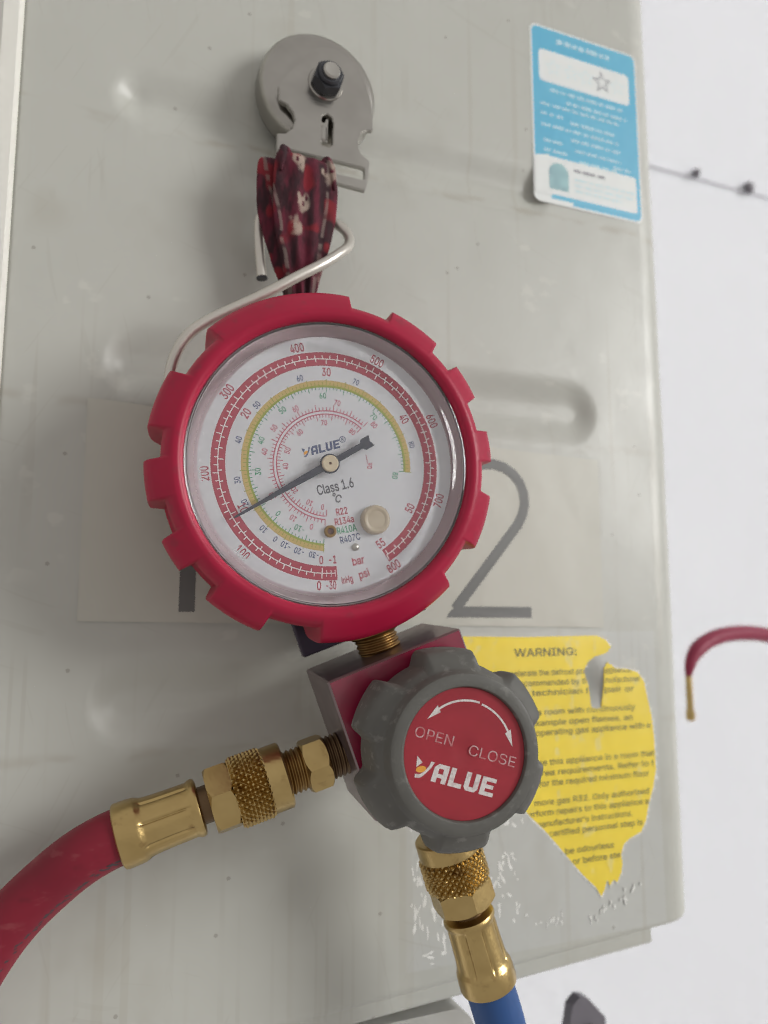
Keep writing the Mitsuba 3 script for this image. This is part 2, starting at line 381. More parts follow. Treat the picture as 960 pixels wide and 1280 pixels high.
# ------------------------------------------------------------------ the air conditioner's side panel
RE = 16.0
def slot_depth(x, z):
    d = np.zeros_like(x)
    for (xa, xb, zc, hh, dep) in ((-62, 113, 132.3, 12.5, 3.2), (-61.5, 132, 38.8, 15.0, 3.1), (-61, 132, -70, 15.0, 3.4)):
        cx = np.clip(x, xa + hh, xb - hh)
        e = np.hypot(x - cx, z - zc)
        s = hh - e                                  # inside distance
        w = 14.0 - 5.0 * np.clip(np.abs(x - cx) / np.maximum(e, 1e-6), 0, 1) ** 2   # the ends run out on longer ramps
        t = np.clip((s + .5) / w, 0, 1)
        d = np.maximum(d, dep * t * t * (3 - 2 * t))
    return d
def panel_mesh():
    xs = np.r_[np.linspace(-89.6, 159.5, 210)]
    ang = np.linspace(0, np.pi / 2, 12)[1:]
    X = np.r_[-89.9, xs, 159.5 + RE * np.sin(ang), np.full(6, 159.5 + RE)]
    Y = np.r_[3.0, np.zeros_like(xs), RE * (1 - np.cos(ang)), RE + np.linspace(8, 300, 6)]
    Zb = -170.0
    zc = np.linspace(Zb + 3, 330, 380)
    bz = np.linspace(0, np.pi / 2, 7)[:-1]
    Z = np.r_[np.full(1, Zb), Zb + 3 * (1 - np.sin(np.pi / 2 - bz)), zc]
    Yo = np.r_[30.0, 3 * (1 - np.cos(np.pi / 2 - bz)), np.zeros_like(zc)]
    XX, ZZ = np.meshgrid(X, Z, indexing='ij'); YY = Y[:, None] + Yo[None, :]
    YY = YY + slot_depth(XX, ZZ) * (XX < 159) 
    slant = np.clip((-120 - ZZ) / 50.0, 0, 1)
    ZZ = ZZ + slant * (XX - 67) * 0.052 * 1.0      # the lower edge rises slightly to the right
    YY = YY + .35 * np.sin(XX * .021 + .6) * np.sin(ZZ * .017 + 1) + .22 * (meshkit.noise(np.stack([XX * .03, ZZ * .03, 0 * XX], -1)) - .5)
    V = np.stack([XX, YY, ZZ], -1)
    m = quads(V, len(X), len(Z)); 
    if m.face_normals[len(m.faces) // 4, 1] > 0: m.invert()
    return m
add('air_conditioner__side_panel', panel_mesh(), 'm_paint', WORLD, True)
# left corner trim: a rounded pale strip in front of a grey front frame
tr = Polygon([(-89.7, 4), (-90.0, -1.2), (-91.0, -2.2), (-95.2, -2.2), (-96.5, -1.2), (-97, 4)]).buffer(.8).buffer(-.4)
trm = extrude(tr, -190, 340)
add('air_conditioner__corner_trim', trm, 'm_trim', WORLD, 30)
add('air_conditioner__front_frame', hull_box((-240, 1.5, -200), (-97.3, 250, 340), 2), 'm_paint_grey', WORLD, 30)
# base pan lip under the panel and the mounting rail below it
lip = trimesh.creation.box([240, 40, 6.2]); lip.apply_translation([30, 21.6, 0])
lip = hull_box((-92, 1.2, -3.3), (151, 60, 3.1), .9)
lm = trimesh.transformations.rotation_matrix(-math.atan(.052), [0, 1, 0])
lip.apply_transform(lm); lip.apply_translation([0, 0, -175.2])
add('air_conditioner__base_lip', lip, 'm_paint', WORLD, 30)
tag('air_conditioner', 'cream painted metal side of an outdoor air conditioner with pressed slots', 'air conditioner')

rail = extrude(sbox(-160, -30, 75, 9).buffer(-9).buffer(9), 0, 50)
rail.apply_transform(np.array([[1, 0, 0, 0], [0, 0, 1, 8], [0, 1, 0, -191.5], [0, 0, 0, 1.0]]))
rail.fix_normals()
add('mounting_rail__bar', rail, 'm_paint_grey', WORLD, 30)
add('mounting_rail__foot_pad', hull_box((-20, 10, -183.5), (20, 50, -181.2), .6), 'm_rubber_dark', WORLD, 30)
tag('mounting_rail', 'grey metal mounting rail under the lower edge of the panel', 'rail')

br = Polygon([(164, -300), (164.5, -242), (167, -231), (171, -228), (174.5, -229), (184, -239), (187, -300)]).buffer(2).buffer(-1)
brm = extrude(br, 0, 6)
brm.apply_transform(np.array([[1, 0, 0, 0], [0, 0, 1, 78], [0, 1, 0, 0], [0, 0, 0, 1.0]])); brm.fix_normals()
add('wall_bracket__arm', brm, 'm_far_grey', WORLD, 30)
bb = lathe([(0, 4), (4, 4), (6, 2.5), (6, 0), (0, 0)], 6)
bb.apply_transform(np.array([[1, 0, 0, 173], [0, 0, -1, 77.9], [0, 1, 0, -245], [0, 0, 0, 1.0]])); bb.fix_normals()
add('wall_bracket__bolt', bb, 'm_nut', WORLD, 30)
tag('wall_bracket', 'blurred dark grey metal bracket end below the right lower corner of the panel', 'bracket')

# distant red hose end hanging at the right
hp = spline([(268.8, 100, -80), (269.6, 100, -75.5), (273.8, 101, -68.5), (282.5, 103, -62.5), (296, 106, -58.2), (312, 110, -56.2), (334, 116, -56), (370, 126, -60), (420, 138, -80)], 60)
hr = np.interp(np.linspace(0, 1, 60), [0, .06, .16, 1], [1.6, 3.0, 4.6, 4.9])
add('far_hose__tube', tube(hp, hr, 20), 'm_far_hose', WORLD, True)
f2 = lathe([(0, 0), (1.3, 0), (1.9, -1.5), (1.9, -20), (2.6, -21), (2.6, -25.5), (1.4, -26.5), (0, -26.5)], 24)
f2.apply_translation([268.8, 100, -78.5])
add('far_hose__nozzle', f2, 'm_brass', WORLD, 30)
tag('far_hose', 'blurred dark red hose end with pale brass nozzle hanging before the white wall', 'hose')

# ------------------------------------------------------------------ stickers on the panel (local x, z, out)
# paper with the number
pp = Polygon([(-64.4, 25.4), (-50, 25.9), (20, 23), (131.6, 19.8), (130.2, -48.4), (-65.5, -44.6)])
def film(poly, h, t=.12):
    return extrude(poly, h - t, h)
def drape_grid(poly_x0, x1, z0, z1, h, nx, nz, curl):
    xs, zs = np.linspace(poly_x0, x1, nx), np.linspace(z0, z1, nz)
    XX, ZZ = np.meshgrid(xs, zs, indexing='ij')
    return XX, ZZ
# the paper is a slightly rippled sheet whose upper edge lifts off the pressed slot
nx, nz = 120, 44
XX, TT = np.meshgrid(np.linspace(0, 1, nx), np.linspace(0, 1, nz), indexing='ij')
lx = -64.6 + (131.6 + 64.6) * XX
top = 25.6 - 5.9 * XX; bot = -44.6 - 3.8 * XX
lz = bot + (top - bot) * TT
hh = .35 + .35 * meshkit.fbm(np.stack([lx * .05, lz * .04, lx * 0], -1)) + 2.8 * np.exp(-((lx + 37) / 14.0) ** 2) * np.clip((TT - .86) / .14, 0, 1) ** 2
hh = np.maximum(hh, .3)
lz = lz - 1.5 * np.exp(-((lx + 37) / 12.0) ** 2) * np.clip((TT - .8) / .2, 0, 1)
pm = quads(np.stack([lx, lz, hh], -1), nx, nz)
if pm.face_normals[0, 2] < 0: pm.invert()
add('number_sheet__paper', pm, 'm_paper', PANEL, True)
two = LineString([(68, 4), (69.5, 8.8), (73, 12.3), (77.5, 14.2), (82, 14.6), (87, 13.6), (91, 11.2), (93.9, 8), (95.6, 3.8), (95.9, -.6), (94.8, -4.6), (92.6, -8.6), (88, -14), (65.0, -41)]).buffer(2.05, cap_style=2)
two = unary_union([two.difference(sbox(0, -99, 200, -40.2)), Polygon([(61.2, -44.0), (97.8, -44.4), (97.8, -40.2), (64.4, -40.0), (64, -41)]), Polygon([(61.2, -44), (63.2, -41.4), (68, -40.1), (70, -44)])])
def print_on_paper(poly):
    e = flat(poly.segmentize(2.0) if hasattr(poly, 'segmentize') else poly, 0)
    v = np.array(e.vertices)
    v[:, 2] = .35 + .35 * meshkit.fbm(np.stack([v[:, 0] * .05, v[:, 1] * .04, v[:, 0] * 0], -1)) + .14
    return trimesh.Trimesh(v, e.faces, process=False)
add('number_sheet__digit', print_on_paper(two), 'm_digit', PANEL, False)
add('number_sheet__digit', print_on_paper(Polygon([(-34.5, -41.8), (-29.4, -41.8), (-29.2, 14.5), (-33, 14.5), (-43, 7), (-43, 2.6), (-34.2, 8.4)])), 'm_digit', PANEL, False)
tag('number_sheet', 'cream paper sheet printed with large grey number 12 stuck behind the gauge', 'sticker')

# yellow warning sticker, torn
yp = Polygon([(52, -51.2), (68.3, -51.0), (95, -51.6), (127.8, -51.4), (132, -53), (134.9, -55.9), (133, -58), (131.1, -58.8), (127, -59.6), (123.7, -61.5), (121.2, -64.9), (123.3, -71), (124.2, -78.9), (126.5, -79.9), (128.9, -79.6), (130.5, -72), (131.2, -64), (132.7, -62.0), (137, -64.6), (143.1, -65.0), (147.5, -66.4), (150.4, -69.7), (152.2, -78), (153.6, -84), (154.4, -92), (154.6, -105), (152.8, -112), (150.2, -118.0), (148.6, -124), (145.9, -128.1), (140.2, -130), (137.3, -131.9), (135.8, -135.4), (136.3, -139), (135.5, -142.2), (133.6, -145.4), (131.8, -144.2), (130, -146.2), (128.9, -143.7), (127.4, -147.4), (125.8, -149.6), (123.5, -146), (119, -142), (113.7, -136.5), (107, -129), (100.8, -122.5), (95.4, -117.6), (92.3, -114.5), (84, -110), (67.5, -103.5), (52, -98)])
add('warning_sticker__sheet', film(yp.buffer(.25).buffer(-.25), .42, .3), 'm_yellow', PANEL, False)
tp = np.array(yp.segmentize(.7).exterior.coords)[:-1]
jit = np.where((tp[:, 0] > 92) & (tp[:, 1] < -53), .15 + 1.1 * rng.random(len(tp)) ** 2, 0)
cen = np.array([118.0, -95.0]); dv = tp - cen; dv /= np.linalg.norm(dv, axis=1, keepdims=True)
inner_notch = (tp[:, 0] > 120) & (tp[:, 0] < 133) & (tp[:, 1] > -81) & (tp[:, 1] < -58)
jit = np.where(inner_notch, .25, jit)
core = Polygon(tp + dv * jit[:, None]).buffer(0)
add('warning_sticker__torn_core', film(core, .28, .2), 'm_residue', PANEL, False)
lines = [("WARNING:", 89.8, 118.2, -58.3, 2.9, True), ("means to accelerate the defrost process appliance", 70, 144.3, -65.6, 2.15, True),
         ("those recommended by the manufacturer", 80, 148.5, -69.4, 2.15, True), ("ask a technician if repair or", 84, 145.2, -73.1, 2.15, True),
         ("stored in a room with continuously", 82, 145.4, -80.4, 2.15, True), ("(for example open flames, an", 88, 144, -84.3, 2.15, True),
         ("an operating gas appliance with a", 93, 152.6, -87.9, 2.15, True), ("use this appliance in a room that", 97, 154, -98.9, 2.15, True),
         ("area requirements. Refer to t", 98, 153.6, -102.7, 2.15, True), ("for the required minimum floor", 99, 151, -106.5, 2.15, True),
         ("more gas R32. Only authorised", 97, 150.5, -113.3, 2.15, True), ("perform repairs to this appliance a", 92, 150.2, -117.1, 2.15, True),
         ("manufacturer's instructions.", 97, 142, -121, 2.15, True), ("certified personnel step is", 103, 146.7, -124.8, 2.15, True),
         ("be odourless", 109.9, 132.4, -131.8, 2.15, True), ("or before ste", 113.2, 135.4, -135.8, 2.15, True)]
ym = []
yin = yp.buffer(-.2)
for s, x0, x1, z, hgt, bd in lines:
    t = text(s, hgt, .5, (0, 0), 0, width=x1 - x0, bold=bd, align='l')
    v = np.array(t.vertices); v[:, 0] += x0; v[:, 1] += z - .6
    c = v[t.faces].mean(1)
    from shapely import contains_xy
    keep = contains_xy(yin, c[:, 0], c[:, 1])
    ym.append(trimesh.Trimesh(v, t.faces[keep], process=False))
add('warning_sticker__lettering', cat(ym), 'm_warn_ink', PANEL, False)
# white torn paper fibres and glue left where the rest was scraped off
fl = []
def flake(x, z, w, l, a):
    n = 9; t = np.linspace(0, 2 * np.pi, n, endpoint=False)
    r = .6 + .5 * rng.random(n)
    P = np.c_[w * r * np.cos(t), l * r * np.sin(t)]
    P = P @ np.array([[math.cos(a), math.sin(a)], [-math.sin(a), math.cos(a)]]) + [x, z]
    return extrude(Polygon(P).buffer(0), .12, .34 + .08 * rng.random())
for i in range(60):      # streaks near the left border
    x = 46 + rng.random() ** 1.5 * 22; z = -112 - rng.random() * 46
    fl.append(flake(x, z, .25 + .5 * rng.random(), .8 + 2.8 * rng.random() ** 2, rng.normal(0, .2)))
for i in range(22):      # along the bottom border
    fl.append(flake(48 + rng.random() * 22, -158 - rng.random() * 4, .7 + rng.random() * 1.5, .35 + .4 * rng.random(), rng.normal(0.1, .2)))
for i in range(34):      # dotted arc right of the blue hose
    t = rng.random(); x = 86 + 60 * t; z = -151 - 6 * math.sin(t * 3.0) + rng.normal(0, 1.2) + 14 * max(0, t - .6)
    fl.append(flake(x, z, .25 + .35 * rng.random(), .5 + .9 * rng.random(), rng.normal(.1, .4)))
for i in range(26):
    fl.append(flake(76 + rng.random() * 14, -128 - rng.random() * 22, .3 + .4 * rng.random(), .7 + 1.8 * rng.random() ** 2, rng.normal(.3, .4)))
for i in range(40):      # frayed white rim of the tear
    t = rng.random(); p = yp.exterior.interpolate(t, normalized=True)
    if p.x > 90 and p.y < -56: fl.append(flake(p.x + rng.normal(.6, .5), p.y + rng.normal(-.2, .6), .3 + .5 * rng.random(), .4 + .9 * rng.random(), rng.random() * 3))
for i in range(14):      # scraped patch left of the valve's lower hose
    fl.append(flake(84 + rng.random() * 10, -112 - rng.random() * 8, .4 + .5 * rng.random(), .6 + 1.2 * rng.random(), rng.normal(0, .5)))
k = add('warning_sticker__glue_residue', cat(fl), 'm_residue', PANEL, False)
labels[k] = {'kind': 'stuff'}
tag('warning_sticker', 'torn yellow warning sticker with black text behind the knob', 'sticker')

# blue energy label
def rrect(x0, z0, x1, z1, r):
    return sbox(x0 + r, z0 + r, x1 - r, z1 - r).buffer(r)
add('energy_label__backing', film(rrect(104.6, 128.3, 160.9, 209.6, 3.2), .4, .3), 'm_label_white', PANEL, False)
bl = rrect(105.4, 129.2, 160.2, 208.8, 2.8).difference(sbox(104, 127, 113, 137)).difference(sbox(104, 127, 124, 130.6))
add('energy_label__blue_field', flat(bl, .5), 'm_blue_label', PANEL, False)
add('energy_label__rating_window', flat(rrect(108.6, 183.6, 156.4, 198.5, 2.2), .6), 'm_label_white', PANEL, False)
add('energy_label__notice_window', flat(unary_union([rrect(112, 132.5, 158.2, 149.5, 1.5), Polygon([(105.2, 148.6), (112.5, 150.2), (114, 132), (105.2, 132)])]), .6), 'm_label_white', PANEL, False)
def star(x, z, R, r, rot=.1):
    a = np.arange(10) * np.pi / 5 + np.pi / 2 + rot
    q = np.where(np.arange(10) % 2 == 0, R, r)
    return Polygon(np.c_[x + q * np.cos(a), z + q * np.sin(a)])
add('energy_label__star', flat(star(141.5, 191, 5.4, 2.4).difference(star(141.5, 191, 3.9, 1.5)), .7), 'm_label_star', PANEL, False)
fs = [star(x, 191, 4.2, 1.8).difference(star(x, 191, 3.7, 1.5)) for x in (116, 125, 133, 150)]
add('energy_label__faint_star', flat(unary_union(fs), .7), 'm_label_ink', PANEL, False)
bars = []
def words(x0, x1, z, hgt):
    x = x0
    while x < x1:
        w = 2 + 5 * rng.random(); xe = min(x + w, x1)
        y = z
        q = x
        while q < xe - .3:
            c = .5 + .8 * rng.random(); bars.append(sbox(q, y - hgt / 2 * (.7 + .3 * rng.random()), min(q + c, xe), y + hgt / 2 * (.7 + .6 * rng.random())))
            q += c + .22
        x = xe + 1.1
words(118, 146, 204, 2.2)
for z, x0, x1 in ((180.2, 114, 152), (176.0, 122, 154), (173.0, 109, 150), (168.6, 109, 120), (167.2, 124, 148), (163.4, 109, 149), (159.4, 124, 150), (156.4, 110, 120), (154.8, 126, 150), (151.6, 146, 155), (152.0, 110, 122), (150.0, 128, 148)):
    words(x0, x1, z, 1.25)
add('energy_label__text_line', flat(unary_union(bars), .62), 'm_label_ink', PANEL, False)
bars = []
words(125, 141, 145.5, 1.5)
add('energy_label__notice_heading', flat(unary_union(bars), .72), 'm_label_star', PANEL, False)
bars = []
for z, x1 in ((141.5, 157), (138.8, 156), (136.2, 150)): words(125, x1, z, .9)
add('energy_label__notice_text', flat(unary_union(bars), .72), 'm_label_ink', PANEL, False)
add('energy_label__emblem', flat(unary_union([Point(117, 142).buffer(5), sbox(112.6, 135.4, 121.4, 142).buffer(.5)]), .72), 'm_label_teal', PANEL, False)
tag('energy_label', 'blue and white rating label with a star near the upper right panel edge', 'sticker')

# ------------------------------------------------------------------ magnet hanger
MC = np.array([7.6, 143.6])
MAG = PANEL.copy(); MAG[:3, 3] = (PANEL @ np.array([MC[0], MC[1], 0, 1]))[:3]
cup = [(0, 1), (19.6, .8), (20.9, 1.6), (21.6, 3.2), (21.8, 6), (21.7, 9.2), (21.2, 11.2), (20.2, 12.7), (18.6, 13.5), (15, 13.9), (0, 14.3)]
add('magnet_hanger__magnet_cup', lathe(cup, 128), 'm_plate', MAG, 40)
plate = Polygon([(-9.3, 105.8), (-9.3, 118.6), (-6.3, 119.3), (-3.9, 121.6), (-3.1, 124.9), (-3.9, 127.6), (-6.0, 129.9), (-8.9, 130.8), (-9.1, 136.0), (-6.2, 141.2), (-1.2, 147.3), (.2, 150.2), (2.4, 153), (5.8, 155), (9, 155.8), (13, 155.6), (17, 154), (19.3, 151.9), (22.6, 145.5), (24.6, 139.2), (25.4, 133.5), (25.4, 128.1), (23.2, 127.6), (21, 126.0), (19.9, 123.3), (19.9, 120.4), (21, 118.2), (24.2, 116.4), (23.6, 109), (22.6, 104.6), (12, 105.2)])
plate = plate.buffer(-.35).buffer(.7).buffer(-.35)
slot = sbox(-7.6, 108.9, 22.3, 113.4).buffer(-.9).buffer(.9)
slot = affinity.skew(slot, ys=-1.2, origin=(8, 111))
hookcut = unary_union([LineString([(7.0, 127.4), (7.3, 128.6), (8.4, 129.3), (9.5, 128.6), (9.8, 126), (9.6, 120.5), (9.0, 118.6), (7.0, 118.8)]).buffer(.75), LineString([(9.7, 127), (9.5, 119.4)]).buffer(1.0)])
plate = plate.difference(slot).difference(hookcut)
PL = PANEL
add('magnet_hanger__plate', bevel_extrude(plate, 16.6, 18.4, .35), 'm_plate', PL, 25)
# the cut tongue bent out of the hook-shaped slit
add('magnet_hanger__tongue', hull_box((5.9, 119.6, 16.9), (8.3, 125.4, 18.9), .6), 'm_plate', PL, 30)
NUT = MAG.copy(); NUT[:3, 3] = (PANEL @ np.array([7.5, 141.2, 0, 1]))[:3]
add('magnet_hanger__washer', lathe([(0, 18.4), (6.0, 18.4), (6.3, 18.7), (6.0, 19.2), (0, 19.2)], 48), 'm_plate', NUT, 30)
hx = hex_nut(5.5, 19.2, 23.8, .7)
hx.apply_transform(trimesh.transformations.rotation_matrix(.25, [0, 0, 1]))
add('magnet_hanger__nut', hx, 'm_nut', NUT, 20)
add('magnet_hanger__nut__collar', lathe([(4.3, 23.6), (4.3, 24.6), (3.9, 25.2), (2.8, 25.2)], 40), 'm_nut', NUT, 30)
add('magnet_hanger__bolt', lathe([(0, 8), (3.0, 8), (3.0, 26.0), (2.5, 26.6), (0, 26.4)], 40), 'm_steel', NUT, 30)
tag('magnet_hanger', 'round steel magnet with notched plate and black nut at top of panel', 'magnet')

# ------------------------------------------------------------------ cloth strap: a loop through the plate's slot, gathered on the hook
def ribbon(rows, thick, nu=40, pleat=.5, seed=0):
    """rows: (xl, xr, z, y_out) from top to bottom, all in panel coordinates; a closed cloth band with gathers"""
    rows = np.array(rows, float); n = 70
    t = np.linspace(0, 1, len(rows)); tt = np.linspace(0, 1, n)
    from scipy.interpolate import PchipInterpolator
    R = PchipInterpolator(t, rows)(tt)
    s = np.linspace(0, 1, nu)
    front = np.zeros((n, nu, 3))
    for i in range(n):
        xl, xr, z, o = R[i]
        w = xr - xl
        x = xl + w * s
        bulge = 1.6 * np.sin(np.pi * s) ** .6
        pl = pleat * np.sin(s * 2 * np.pi * 3.2 + seed + 1.5 * np.sin(tt[i] * 4)) * np.sin(np.pi * s) * (.4 + tt[i])
        nz_ = .7 * (meshkit.noise(np.stack([x * .3 + seed * 9, np.full_like(x, z * .22), np.zeros_like(x)], -1)) - .5)
        front[i] = np.stack([x, z + .9 * (meshkit.noise(np.stack([x * .35 + seed, 0 * x + i * .05, 0 * x], -1)) - .5), o + bulge + pl + nz_], -1)
    back = front.copy(); back[:, :, 2] -= thick * (.25 + .75 * np.sin(np.pi * s) ** .5)[None, :]
    m1, m2 = quads(front, n, nu), quads(back, n, nu)
    ring_a = np.concatenate([front[0], front[1:, -1], front[-1, ::-1][1:], front[::-1, 0][1:-1]])
    ring_b = np.concatenate([back[0], back[1:, -1], back[-1, ::-1][1:], back[::-1, 0][1:-1]])
    side = quads(np.stack([ring_a, ring_b], 1), len(ring_a), 2, wrap_u=True)
    m = cat([m1, m2, side]); m.merge_vertices(); m.fix_normals(); return m
front_rows = [(-6.6, 7.4, 112.0, 17.4), (-9.6, 9.2, 110.4, 20.0), (-10.6, 10.6, 106, 21.2), (-11.0, 11.4, 100, 21.2), (-10.8, 11.0, 92, 20.8), (-9.9, 9.8, 84, 20.2), (-8.2, 8.2, 77, 19.6), (-6.4, 6.6, 70.5, 18.8), (-4.8, 5.4, 65, 17.6), (-3.4, 4.0, 61.0, 16.6)]
add('cloth_strap__front_fold', ribbon(front_rows, 1.6, 48, .55, 0), 'm_strap', PANEL, 50)
back_rows = [(-11.5, 5, 111.2, 15), (-14.8, 6, 109, 16.4), (-15.6, 7, 104, 17), (-15.6, 8.6, 96, 17), (-14.8, 8.8, 88, 16.8), (-12.0, 8.2, 80, 16.2), (-9.2, 7.2, 72.5, 15.6), (-6.4, 5.4, 66, 15), (-4.4, 4.0, 61, 14.4)]
add('cloth_strap__back_fold', ribbon(back_rows, 1.6, 48, .5, 3), 'm_strap', PANEL, 50)
# rolled top hem over the lower bar of the slot, a knot tab at its left
hem = []
for xs_, z0_, o_ in ((np.linspace(-8.5, -4.5, 5), 112.6, 18.6), (np.linspace(6.0, 9.8, 5), 111.6, 19.4)):
    pts = [(x, z0_ - .5 * abs(i - 2) ** 1.3, o_ + .5) for i, x in enumerate(xs_)]
    hem.append(tube(spline(pts, 18), np.interp(np.linspace(0, 1, 18), [0, .5, 1], [.7, 1.5, .7]), 14))
hem.append(tube(spline([(-7.4, 113.2, 19.4), (-8.2, 108, 21.8), (-8.8, 103, 22.6)], 20), np.interp(np.linspace(0, 1, 20), [0, .4, 1], [1.2, 1.5, .4]), 12))
hem.append(tube(spline([(8.2, 112.2, 19.6), (9.2, 107, 21.8), (9.8, 100, 22.4)], 20), np.interp(np.linspace(0, 1, 20), [0, .4, 1], [1.0, 1.3, .4]), 12))
add('cloth_strap__hem', cat(hem), 'm_strap', PANEL, 50)
# loose threads at the lower end
fr = []
for i in range(40):
    x = 1.5 + 6.5 * rng.random(); o = 15.5 + 2 * rng.random()
    fr.append(tube(spline([(x - 1.5, 64.5, o), (x, 62.6 + rng.normal(0, .7), o + rng.normal(0, .5)), (x + rng.normal(1.2, .8), 61 + rng.normal(.4, 1.0), o + rng.normal(0, .8))], 6), .09, 5))
k = add('cloth_strap__frayed_thread', cat(fr), 'm_strap', PANEL, True)
labels[k] = {'kind': 'stuff'}
tag('cloth_strap', 'folded maroon patterned cloth strap hanging from the magnet plate', 'strap')

# ------------------------------------------------------------------ wire hook
wp = [(-39.5, 12, 19.0), (-41.9, 22, 20.5), (-42.1, 28.5, 21.5), (-40.9, 35, 22), (-37.6, 41.8, 22.4), (-31.4, 47.6, 23), (-21.2, 53.8, 24.6), (-12, 59.4, 26.2), (-3, 65.6, 27), (5.2, 71.3, 26.8), (11.2, 76.6, 25), (15.2, 81.6, 22), (15.6, 86.6, 19.5), (12.6, 90.4, 17.6), (6, 92.2, 15.0), (-3, 92.8, 13.6), (-9.8, 92.4, 12.8), (-12.9, 90.6, 12.4), (-13.6, 87, 12.3), (-13.2, 79, 12.3), (-12.2, 69.4, 12.2)]
add('wire_hook__wire', tube(spline(wp, 240), 1.72, 24), 'm_steel_wire', PANEL, True)
tipc = tube([(-12.2, 69.6, 12.2), (-12.15, 69.1, 12.2), (-12.12, 68.8, 12.2)], [1.8, 1.9, 1.75], 24)
add('wire_hook__tip', tipc, 'm_nut', PANEL, 30)
tag('wire_hook', 'bent steel wire hook carrying the gauge on the cloth strap', 'hook')

# ------------------------------------------------------------------ the gauge (local U, V, H in mm; H out of the dial)
LOBES = [(63.5, 114), (29, 48.5), (6, 19.5), (-17, -5.5), (-48, -28.5), (-113, -63), (131.5, 151), (161, 174.5), (186, 197.5), (209, 228.5)]
def boot_mesh():
    n = 1080
    th = np.linspace(-180, 180, n, endpoint=False)
    lobe = np.zeros(n)
    for a0, a1 in LOBES:
        for k in (-360, 0, 360):
            e = np.minimum(th + k - a0, a1 - (th + k))
            lobe = np.maximum(lobe, np.clip((e + .55) / 1.1, 0, 1))
    lobe = lobe * lobe * (3 - 2 * lobe)
    # cross-section: (radius in a recess, radius on a lobe, height)
    prof = [(40.3, 40.3, -1.5), (40.3, 40.3, 4.6), (40.5, 40.5, 6.0), (41.2, 41.2, 7.0), (42.2, 42.2, 7.5), (43.4, 43.4, 7.3), (44.4, 44.6, 6.6), (45.3, 46.3, 5.6), (45.9, 48.3, 4.3), (46.2, 49.6, 3.0), (46.3, 50.3, 1.4), (46.2, 50.6, -.6), (45.6, 50.7, -3), (45.0, 50.6, -8), (45.0, 50.4, -14), (45.4, 50.0, -18.5), (46.4, 49.4, -20.5), (46.4, 48.6, -22.2), (45.6, 47.0, -24), (43.5, 44, -25.4), (38, 38, -26), (0.01, 0.01, -26)]
    P = np.array(prof); V = np.zeros((n, len(P), 3))
    r = P[None, :, 0] * (1 - lobe[:, None]) + P[None, :, 1] * lobe[:, None]
    t = np.radians(th)[:, None]
    V[..., 0] = r * np.cos(t); V[..., 1] = r * np.sin(t); V[..., 2] = P[None, :, 2]
    m = quads(V, n, len(P), wrap_u=True); m.fix_normals()
    return m
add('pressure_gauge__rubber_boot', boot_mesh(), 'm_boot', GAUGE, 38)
add('pressure_gauge__case_ring', lathe([(37.5, -.6), (37.6, .2), (37.9, 1.2), (38.6, 2.6), (39.3, 4.2), (39.4, 5.0), (40.28, 5.0), (40.28, -.6)], 200, closed=True), 'm_clear_wall', GAUGE, 40)
add('pressure_gauge__lens', lathe([(0, 5.7), (30, 5.6), (36, 5.5)], 120), 'm_lens', GAUGE, True)
add('pressure_gauge__lens__bevel', lathe([(36.0, 5.15), (38.6, 5.05), (40.2, 5.05), (40.2, 5.6), (39.8, 6.3), (39.0, 6.6), (37.6, 6.4), (36.0, 5.85)], 200, closed=True), 'm_lens_rim', GAUGE, 35)
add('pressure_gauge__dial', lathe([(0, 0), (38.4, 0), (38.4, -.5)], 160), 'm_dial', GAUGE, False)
D = 'pressure_gauge__dial__'
psi = lambda p: -112.7 - 0.40375 * p
bar = lambda b: -112.7 - 5.856 * b
RB0, RB1, RBM = 29.05, 33.05, 31.05
a_start, a_end = psi(0) + 8.0, psi(800) - .6
add(D + 'red_band', flat(arc_poly(RB0, RB1, a_start, a_end, 260), .10), 'm_red_print', GAUGE, False)
tk = [arc_poly(RBM - .14, RBM + .14, psi(0) + 7, psi(800), 260)]
for p in range(0, 801, 10):
    tk.append(tick(psi(p), RBM, RBM + (1.5 if p % 50 == 0 else 1.05), .30))
for b in range(0, 56):
    tk.append(tick(bar(b), RBM - (1.5 if b % 5 == 0 else 1.05), RBM, .30))
for a in (psi(0) + 7, psi(0) + 4.8, psi(0) + 2.4):
    tk.append(tick(a, RBM - .9, RBM + .9, .22))
add(D + 'scale_tick', flat(unary_union(tk), .16), 'm_white_print', GAUGE, False)
labels_red = []
def ring_text(s, r, a, hgt, h=.10, sx=.66, bold=True, inward=None):
    th_ = math.radians(a)
    inw = (math.sin(th_) < -.1) if inward is None else inward
    rot = th_ + math.pi / 2 if inw else th_ - math.pi / 2
    return text(s, hgt, h, (r * math.cos(th_), r * math.sin(th_)), rot, sx, bold)
for p in range(100, 801, 100):
    labels_red.append(ring_text(str(p), 34.85, psi(p), 2.45))
for b in (10, 20, 30, 40, 50, 55):
    labels_red.append(ring_text(str(b), 27.25, bar(b), 2.35))
rt = lambda s, u, v, hgt, rot=0, sx=.66, bold=True, h=.10: text(s, hgt, h, (u * math.cos(ROLL) + v * math.sin(ROLL), -u * math.sin(ROLL) + v * math.cos(ROLL)), rot - ROLL, sx, bold)
# lettering given in the upright frame (u right, v up), turned by rot
d2r = math.radians
labels_red += [rt('0', -1.5, -27.3, 2.2, d2r(2)), rt('-1', 1.8, -27.1, 2.2, d2r(4)), rt('0', -2.0, -34.5, 2.4, d2r(3)), rt('-30', 1.5, -34.35, 2.3, d2r(4), .52),
               rt('bar', 9.3, -27.2, 2.2, d2r(14), .8), rt('inHg', 6.1, -32.7, 1.9, d2r(14), .60), rt('psi', 11.0, -30.9, 2.2, d2r(20), .8)]
add(D + 'red_lettering', cat(labels_red), 'm_red_print', GAUGE, False)
